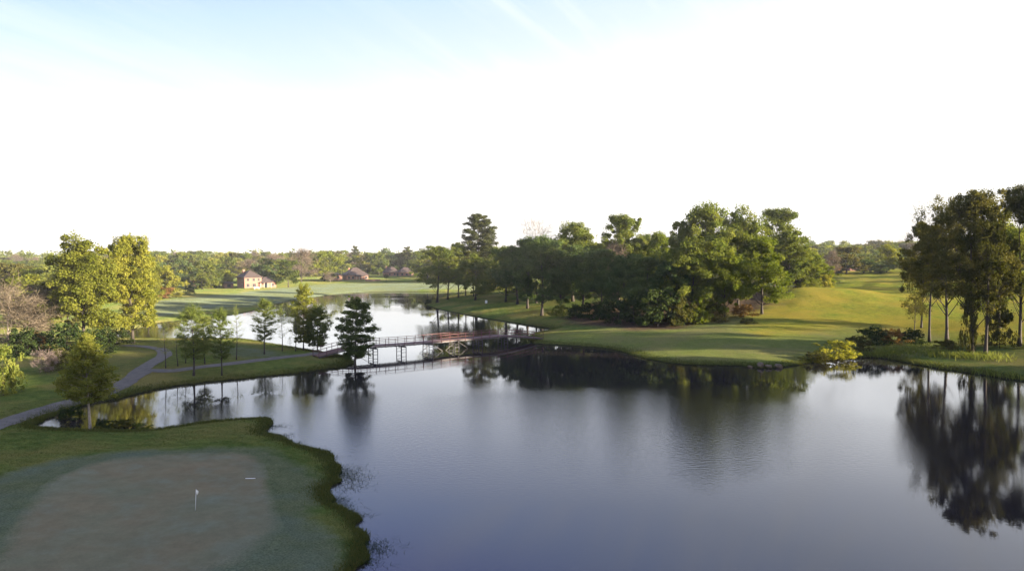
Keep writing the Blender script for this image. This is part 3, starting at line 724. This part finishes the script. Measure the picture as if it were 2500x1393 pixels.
for k, x_, y_, h_, lab in (('oak0',-2,226,18,'tree in the hidden rear of the grove, left end'),('oak3',10,238,19,'second tree from left in the hidden rear of the grove'),('oak1',22,228,19,'third tree from left in the hidden rear of the grove'),('oak2',34,240,20,'fourth tree from left in the hidden rear of the grove'),('oak0',45,226,20,'fifth tree in the hidden rear of the grove'),('oak3',57,236,20,'sixth tree in the hidden rear of the grove'),('oak1',70,222,20,'seventh tree in the hidden rear of the grove'),('oak2',20,208,17,'inner grove tree behind the shaded trunks, left'),('oak0',38,210,19,'inner grove tree behind the high dome'),('oak3',60,206,20,'inner grove tree behind the tallest oak'),('oak1',78,238,19,'rear tree behind the right shoulder of the grove'),('oak2',-12,240,16,'rear tree behind the far left edge of the grove')):
    o = tree(k, 0, 0, None, 10, lab, xyz=(x_, y_, gz(x_, y_)), name='oak_tree', group=g); o.scale = (1, 1, (h_-gz(x_, y_)*.5)/PR[k][2])
for k, u, vb, vt, hw, lab in (
 ('bush1',1548,794,720,46,'dark undergrowth clump at the front foot of the grove, under the dip'),
 ('bush1',1605,797,708,52,'large dark undergrowth clump at the shadow edge of the grove'),
 ('busho',1660,796,728,40,'olive undergrowth clump left of the sunlit grove front'),
 ('bushb',1700,792,722,34,'sunlit leafy undergrowth at the front foot of the grove'),
 ('bushr',1815,774,742,30,'brownish undergrowth before the right half of the grove'),
 ('bushb',1905,755,700,40,'sunlit bush at the right front foot of the grove'),
 ('bushg',1975,738,690,34,'yellow green bush near the right end of the grove'),
 ('bushg',2018,728,672,20,'last yellow green bush closing the right end of the grove'),
 ('busho',1825,790,776,20,'small brown bush at the left foot of the golden mound'),
 ('bush1',1410,777,742,32,'dark undergrowth left of the middle of the grove foot'),
 ('bush1',1500,788,732,44,'dark undergrowth mass below the high dome'),
 ('bush0',1365,772,745,26,'small undergrowth clump between the left trunks of the grove'),
 ('busho',1745,786,740,34,'olive undergrowth under the bright green tree of the grove'),
 ('bush1',1450,780,738,36,'dark undergrowth in the shaded left half of the grove')):
    tree(k, u, vb, vt, hw, lab, 'bush', 'bush', group='undergrowth at the foot of the grove', Y={1905:198, 1975:205, 2018:212}.get(u))
# right cluster
g = 'tall trees on the near right bank'
tree('tall2', 2272, 834, 484, 66, 'sparse twiggy tree at the left of the right bank cluster', name='tall_tree', group=g)
tree('tall0', 2308, 836, 478, 62, 'tall dark tree with straight trunk, second in the right bank cluster', name='tall_tree', group=g)
tree('tall1', 2368, 866, 464, 84, 'biggest dark tree of the right bank with ivy thick trunk', name='tall_tree', group=g)
tree('tall0', 2405, 868, 468, 60, 'tall tree with pale trunk base right of the ivy trunk', name='tall_tree', group=g)
tree('tall1', 2485, 845, 452, 76, 'dark tall tree cut by the right edge', name='tall_tree', group=g)
tree('oli1', 2250, 800, 545, 44, 'dark middle height tree filling the left side of the right bank cluster', name='tall_tree', group=g)
tree('oak2', 2440, 800, 520, 60, 'dense tree behind the right bank cluster', name='tall_tree', group=g)
tree('tall2', 2232, 815, 705, 30, 'low leaning sparse tree with pale green leaves, left foot of the cluster', name='leaning_tree')
tree('busho', 2366, 866, 700, 20, 'dense ivy column wrapped round the biggest right bank trunk', 'ivy', 'ivy')
tree('busho', 2440, 850, 740, 34, 'olive undergrowth right of the pale trunk', 'bush', 'bush')
for k, u, vb, vt, hw, lab in (
 ('bushg',2042,876,832,50,'light olive marsh bush at the pond corner left of the right bank'),
 ('busho',1992,882,858,34,'low brown green bush between the rocks and the marsh bush'),
 ('bush1',2130,842,796,40,'dark rounded bush left of a pair on the right bank'),
 ('bushr',2178,840,802,34,'brown bush between two dark bushes on the right bank'),
 ('bush1',2225,840,802,38,'dark rounded bush near the left foot of the right bank trees'),
 ('busho',2092,856,818,36,'small olive bush at the left end of the dark bush row'),
 ('busho',2310,852,828,30,'low bush between the trunks of the right bank trees')):
    tree(k, u, vb, vt, hw, lab, 'bush', 'bush', group='bushes on the near right bank')
# far notable trees
for k, u, vb, vt, hw, lab, nm in (
 ('bgd',668,692,632,38,'dark round evergreen right behind the two storey house','leafy_tree'),
 ('bgd2',482,705,652,36,'dark green tree left of the small yellow trees by the far lawn','leafy_tree'),
 ('bgb',515,704,657,18,'small yellow green tree, left of two by the pool house','leafy_tree'),
 ('bgb2',552,702,660,19,'small yellow green tree, right of two by the pool house','leafy_tree'),
 ('bare1',603,690,636,26,'pinkish bare tree above the roof of the two storey house','bare_tree'),
 ('bare1',736,688,612,32,'big bare brown tree halfway between the two nearer houses','bare_tree'),
 ('bgb',793,686,614,34,'bright green tree left of the pyramid roofed house','leafy_tree'),
 ('bare0',806,688,664,13,'low leafless spreading tree beside the pyramid roofed house','bare_tree'),
 ('bpine',867,668,599,12,'pine with small round top above the pyramid roofed house','pine_tree'),
 ('bpine',995,672,601,17,'dark pine beside the farthest house','pine_tree'),
 ('bgd',955,668,606,30,'dark green tall tree behind the farthest house','leafy_tree'),
 ('bgd2',905,668,640,28,'low dark tree between the pyramid roofed and the farthest house','leafy_tree'),
 ('bpine',943,688,668,8,'small dark conifer on the lawn before the farthest house','pine_tree'),
 ('bgb2',1018,678,640,22,'light green tree right of the farthest house','leafy_tree'),
 ('bgo',2068,668,604,38,'round sunlit tree beyond the golden hill','leafy_tree'),
 ('bgg',2165,664,596,30,'golden tree beyond the hill beside the right bank cluster','leafy_tree'),
 ('bgd',2045,668,640,26,'low dark tree at the left foot of the round sunlit tree','leafy_tree'),
 ('bgd2',2110,667,632,26,'low dark tree between the round sunlit and the golden tree','leafy_tree'),
 ('bgd',2150,668,640,22,'low dark tree under the golden tree','leafy_tree'),
 ('bgr',2018,672,628,26,'brownish tree at the far end behind the grove','leafy_tree'),
 ('bare1',2030,676,615,22,'bare brown tree just behind the right end of the grove','bare_tree')):
    tree(k, u, vb, vt, hw, lab, name=nm)
# far tree rows
def vtop(u):
    return float(np.interp(u, [-60,150,350,600,800,1000,1250,1600,1990,2100,2200,2560], [627,622,612,616,613,610,606,602,592,590,586,584]))
def zone(u):
    if u < 380: return 'dense trees of the far wood behind the tall left pair'
    if u < 600: return 'trees of the far wood left of the two storey house'
    if u < 840: return 'trees of the far wood between the two nearer houses'
    if u < 1100: return 'trees of the far wood behind the two farther houses'
    if u < 1900: return 'far wood glimpsed behind the grove'
    return 'trees on the far skyline right of the grove'
kinds = ['bg0','bg1','bg2','bg3','bgb','bgb2','bgo','bgs','bare1','bgd','bgo','bgg','bg1','bg2']
rr = random.Random(5)
for row, (Y, dv, st) in enumerate(((345,22,30),(430,12,26),(520,5,24),(640,0,22))):
    u = -50+row*9
    while u < 2540:
        k = kinds[rr.randrange(len(kinds))]
        if not (1230 < u < 1960 and row < 2) and not (2230 < u and row < 2):
            yy = Y*(1+rr.uniform(-.07, .09)); 
            if u < 380 and row == 0: yy *= .72
            if u > 1960: yy = yy*1.12+40
            x = (u-1250)/F*yy; z = gz(x, yy)
            ok = z > .5
            if row == 0: ok = ok and (u < 380 or 425 < u < 545 or 680 < u < 720 or 1225 < u)
            if row == 1: ok = ok and not (585 < u < 640 or 815 < u < 915) or (u < 560)
            if row == 1 and 700 < u < 1040: yy = yy*1.35; x = (u-1250)/F*yy; z = gz(x, yy)
            if row == 2 and 880 < u < 1040: yy = yy*1.12; x = (u-1250)/F*yy; z = gz(x, yy)
            if ok:
                vt = vtop(u)+dv+rr.uniform(-4, 12)
                h = max(7, 16-(vt-HOR)/F*yy-z)
                o = tree(k, u, 0, None, 10, zone(u)+', one of many alike', xyz=(x, yy, z), name='bare_tree' if k == 'bare1' else 'leafy_tree', group=zone(u))
                r = h*rr.uniform(.36, .5); o.scale = (r/PR[k][3], r/PR[k][3], h/PR[k][2])
        u += st*rr.uniform(.75, 1.3)
# the wood on the right shore, beyond the right edge of the picture, that shades lake and green
for i in range(64):
    yy = -52+i*2.7+rr.uniform(-3, 3); xx = 84+rr.uniform(0, 34)+max(0, (yy-70))*.45
    if yy > 89: continue
    z = gz(xx, yy); o = tree('shade', 0, 0, None, 10, 'unseen tall leafy tree added to shade the right bank cluster', xyz=(xx, yy, z), name='leafy_tree', group='shore wood right of the picture')
    h = rr.uniform(26, 30.5) if 35 < yy < 80 else rr.uniform(27, 33); r = rr.uniform(6.5, 8.5); o.scale = (r/PR['shade'][3], r/PR['shade'][3], h/PR['shade'][2])

for xx, yy, hh_ in ((146,186,13),(154,207,16),(168,226,15),(172,246,18),(196,274,17),(214,296,15)):  # unseen trees added to cast shadow bands across the hill
    z = gz(xx, yy); o = tree('oak1', 0, 0, None, 10, 'unseen leafy tree added on the hillside to cast shadow bands', xyz=(xx, yy, z), name='oak_tree', group='hillside trees added to cast shadow beyond the right edge'); o.scale = (.95, .95, hh_/20)
for xx, yy in ((96,112),):  # extra unseen tree added to keep the right bank cluster in shade
    z = gz(xx, yy); o = tree('shade', 0, 0, None, 10, 'unseen tall leafy tree added to shade the right bank cluster', xyz=(xx, yy, z), name='leafy_tree', group='shore wood right of the picture'); o.scale = (1, 1, 1.12)
# distant wood: one mass to the horizon
rng = np.random.RandomState(3); cen = []; rad = []
for Y in (760, 900, 1100, 1400, 1800, 2300):
    n = int(150+Y*.05)
    for k in range(n):
        x = (k/n-.5)*2*Y*.85+rng.randn()*4; y = Y*(1+rng.uniform(-.06, .06)); 
        cen.append((x, y)); rad.append(Y)
cen = np.array(cen); hz = height(cen[:, 0], cen[:, 1]); rad = np.array(rad)
Vs, Ts = [], []
cp = []; cr_ = []
for (x, y), z0, Y in zip(cen, hz, rad):
    top = 15+rng.rand()*5+(4 if x > 250 else 0)
    for k in range(7):
        cp.append((x+rng.randn()*4, y+rng.randn()*4, z0+top*(.35+.6*rng.rand()))); cr_.append(3.6+1.5*rng.rand())
V, T = leaves_at(np.array(cp), np.array(cr_), 24, 2.6, .8, rng)
tag(link('distant_wood', npmesh('distant_wood', V, quads(V), M['oak'], T)), 'far continuous woodland closing the horizon behind everything', 'woodland', kind='stuff')

# ------------------------------------------------------------------ shore weeds and bank grass (uncountable)
rng = np.random.RandomState(9)
def blades(P, h, w, rng, lean=.5):
    N = len(P); a = rng.rand(N)*2*PI; d = np.stack([np.cos(a), np.sin(a), np.zeros(N)], 1)
    q = np.stack([-np.sin(a), np.cos(a), np.zeros(N)], 1); H = h*(.5+rng.rand(N))
    tip = P+np.array([0, 0, 1])*H[:, None]+d*(H*lean*rng.rand(N)*1.6)[:, None]
    V = np.stack([P-q*w/2, P+q*w/2, tip+q*w*.15, tip-q*w*.15], 1).reshape(-1, 3)
    return V, np.repeat(rng.rand(N), 4)
pp = []
for u, v, n, s in ((675,1040,260,.7),(690,1062,240,.5),(800,1117,300,.5),(835,1150,700,.9),(862,1168,420,.7),(850,1190,260,.7),(835,1160,300,.5),(820,1222,420,.55),(838,1240,200,.5),(870,1262,160,.4),(900,1335,420,.6),(918,1342,260,.6),(895,1370,260,.5),(760,1098,220,.5),(720,1082,200,.4),(650,1064,240,.5),(655,1045,200,.4)):
    x, y = wz(u, v, 0); pp.append(np.stack([x+rng.randn(n)*s, y+rng.randn(n)*s*.9, np.zeros(n)], 1))
pp = np.concatenate(pp); pp[:, 2] = np.maximum(height(pp[:, 0], pp[:, 1]), -.05)
pp = pp[rng.rand(len(pp)) < .75]; V, T = blades(pp, .13, .03, rng, 3.2); pp0 = pp
tag(link('shore_weeds', npmesh('shore_weeds', V, quads(V), M['weed'], T)), 'dark straggling weeds growing from the water along the near bank', 'weeds', kind='stuff')
pp = []
for a_, b_ in (((1960,888),(2060,872)),((2060,874),(2170,868)),((2170,872),(2300,890)),((2300,890),(2500,915)),((1800,890),(1960,892)),((2080,860),(2260,850)),((2240,858),(2460,880))):
    n = 1500; t = rng.rand(n)[:, None]; A, B = np.array(wz(*a_, 1.)), np.array(wz(*b_, 1.)); q = A*(1-t)+B*t
    cl_ = rng.rand(12)[rng.randint(0, 12, n)][:, None]; q = q*.5+(A*(1-cl_)+B*cl_)*.5+rng.randn(n, 2)*np.array([1.3, 1.2]); hq = height(q[:, 0], q[:, 1]); ok = hq > 0
    pp.append(np.concatenate([q[ok], hq[ok][:, None]-.03], 1))
V, T = blades(np.concatenate(pp), .65, .10, rng, .9)
tag(link('marsh_plants', npmesh('marsh_plants', V, quads(V), M['cypress'], T)), 'rough marsh plants along the right bank of the lake', 'marsh plants', kind='stuff')
m = foliage('bank_grass_blades', (.05,.075,.018), (.12,.12,.035), .4, 0); M['blade'] = m
seg = SHORE[(SHORE[:, 1] > 34) & (SHORE[:, 1] < 185)]
N = 90000; k = rng.randint(0, len(SHORE), N*3); b = SHORE[k]; b2 = SHORE[(k+1) % len(SHORE)]; t = rng.rand(len(k))[:, None]
ok = (b[:, 1] > 33) & (b[:, 1] < 180) & (b[:, 0] > -75)
pts_ = (b*(1-t)+b2*t)[ok]; pts_ = pts_+rng.randn(*pts_.shape)*np.clip(pts_[:, 1:2]/70, .5, 1.6)*.8
h_ = height(pts_[:, 0], pts_[:, 1]); ok = (h_ > .01)
P = np.concatenate([pts_[ok], h_[ok][:, None]-.02], 1)
xy = np.stack([rng.uniform(-52, -4, 260000), rng.uniform(34, 84, 260000)], 1)
pol = pxpoly([(-120,1440),(-60,1220),(30,1140),(170,1098),(400,1074),(630,1068),(720,1105),(800,1145),(780,1210),(790,1260),(820,1310),(740,1420),(300,1560)], 1.25)
keep = (sdf(pol, xy[:, 0], xy[:, 1]) < -.3) & (wob(xy[:, 0], xy[:, 1], 1.6, 31) > -.25+rng.randn(len(xy))*.2); xy = xy[keep]
h2 = height(xy[:, 0], xy[:, 1]); ok2 = h2 > .05; PL = np.concatenate([xy[ok2], h2[ok2][:, None]-.01], 1)
V2, T2 = blades(PL, .05, .03, rng, 1.2)
tag(link('rough_grass', npmesh('rough_grass', V2, quads(V2), M['blade'], T2)), 'rough mown grass around the putting green', 'grass', kind='stuff')
V, T = blades(P, .19, .035, rng, .8)
tag(link('bank_grass', npmesh('bank_grass', V, quads(V), M['blade'], T)), 'rough grass fringe along the edge of the banks', 'grass', kind='stuff')

# ------------------------------------------------------------------ haze
m, nt = mat('haze_air'); v_ = nd(nt, 'ShaderNodeVolumePrincipled', {'Color': (.86, .9, .95, 1), 'Density': .0001, 'Anisotropy': 0.})
nd(nt, 'ShaderNodeOutputMaterial', {'Volume': v_.outputs[0]})
mb = MB(); mb.box(-2700, 2700, -120, 4300, -4, 52); tag(mb.build('haze', m), 'thin morning haze over the whole golf course', 'haze', kind='stuff')
# ------------------------------------------------------------------ light
EL = math.radians(10); sx, sy = .962, -.27; nn = math.hypot(sx, sy); sx /= nn; sy /= nn
sl = bpy.data.lights.new('sun', 'SUN'); sl.energy = 5.0; sl.angle = math.radians(.6); sl.color = (1., .86, .64)
so = bpy.data.objects.new('sun', sl); C.objects.link(so)
so.rotation_euler = Vector((sx*math.cos(EL), sy*math.cos(EL), math.sin(EL))).to_track_quat('Z', 'Y').to_euler()
w = bpy.data.worlds.new("World"); bpy.context.scene.world = w; w.use_nodes = True; nt = w.node_tree; nt.nodes.clear()
sky = nt.nodes.new('ShaderNodeTexSky'); sky.sky_type = 'NISHITA'; sky.sun_disc = False
sky.sun_elevation = EL; sky.sun_rotation = math.atan2(sx, sy); sky.air_density = 1.0; sky.dust_density = 2.0; sky.ozone_density = 2.0; sky.altitude = 50
tc = nd(nt, 'ShaderNodeTexCoord').outputs['Generated']
sp = nd(nt, 'ShaderNodeSeparateXYZ', {0: tc})
zc = math_(nt, 'ADD', math_(nt, 'MAXIMUM', sp.outputs[2], 0.), .12)
uv = nd(nt, 'ShaderNodeCombineXYZ', {0: math_(nt, 'DIVIDE', sp.outputs[0], zc), 1: math_(nt, 'DIVIDE', sp.outputs[1], zc)}).outputs[0]
mp = nd(nt, 'ShaderNodeMapping', {'Vector': uv, 'Rotation': (0, 0, math.radians(62)), 'Scale': (2.6, .34, 1)}, vector_type='TEXTURE').outputs[0]
n1 = nd(nt, 'ShaderNodeTexNoise', {'Vector': mp, 'Scale': .9, 'Detail': 8., 'Roughness': .62, 'Distortion': .5}).outputs[0]
n2 = nd(nt, 'ShaderNodeTexNoise', {'Vector': uv, 'Scale': .35, 'Detail': 2.}).outputs[0]
cl = math_(nt, 'MULTIPLY', ramp(nt, n1, .44, .64), ramp(nt, n2, .38, .6))
el = nd(nt, 'ShaderNodeValToRGB', {'Fac': math_(nt, 'SUBTRACT', sp.outputs[2], math_(nt, 'MULTIPLY', math_(nt, 'ADD', sp.outputs[0], .12), math_(nt, 'MULTIPLY', sp.outputs[2], .62)))})
cr_ = el.color_ramp; K_ = 6.
stops = ((0, (2.4,2.2,2.13)), (.04, (3.0,2.9,2.86)), (.12, (4.8,4.8,4.9)), (.18, (3.2,3.3,3.7)), (.25, (2.3,2.55,3.3)), (.33, (1.75,2.2,3.7)), (.44, (1.1,1.4,4.0)), (1., (.9,1.15,1.55)))
for q_, (p_, c_) in enumerate(stops):
    e_ = cr_.elements[0] if q_ == 0 else (cr_.elements[-1] if q_ == len(stops)-1 else cr_.elements.new(p_))
    e_.position = p_; e_.color = tuple(v_/K_*.94 for v_ in c_)+(1,)
veilc = nd(nt, 'ShaderNodeVectorMath', {0: el.outputs[0], 1: (K_, K_, K_)}, operation='MULTIPLY').outputs[0]
skc = mixc(nt, .86, sky.outputs[0], veilc)
skc = mixc(nt, math_(nt, 'MULTIPLY', cl, .8), skc, (2.75, 2.8, 2.9))
bg = nd(nt, 'ShaderNodeBackground', {'Color': skc, 'Strength': .08}); nd(nt, 'ShaderNodeOutputWorld', {'Surface': bg.outputs[0]})
sc = bpy.context.scene
sc.view_settings.view_transform = 'Standard'; sc.view_settings.look = 'None'; sc.view_settings.gamma = 1; sc.view_settings.exposure = 2.42
sc.cycles.use_denoising = True
sc.cycles.max_bounces = 6; sc.cycles.diffuse_bounces = 3; sc.cycles.transmission_bounces = 4; sc.cycles.transparent_max_bounces = 4; sc.cycles.volume_bounces = 0
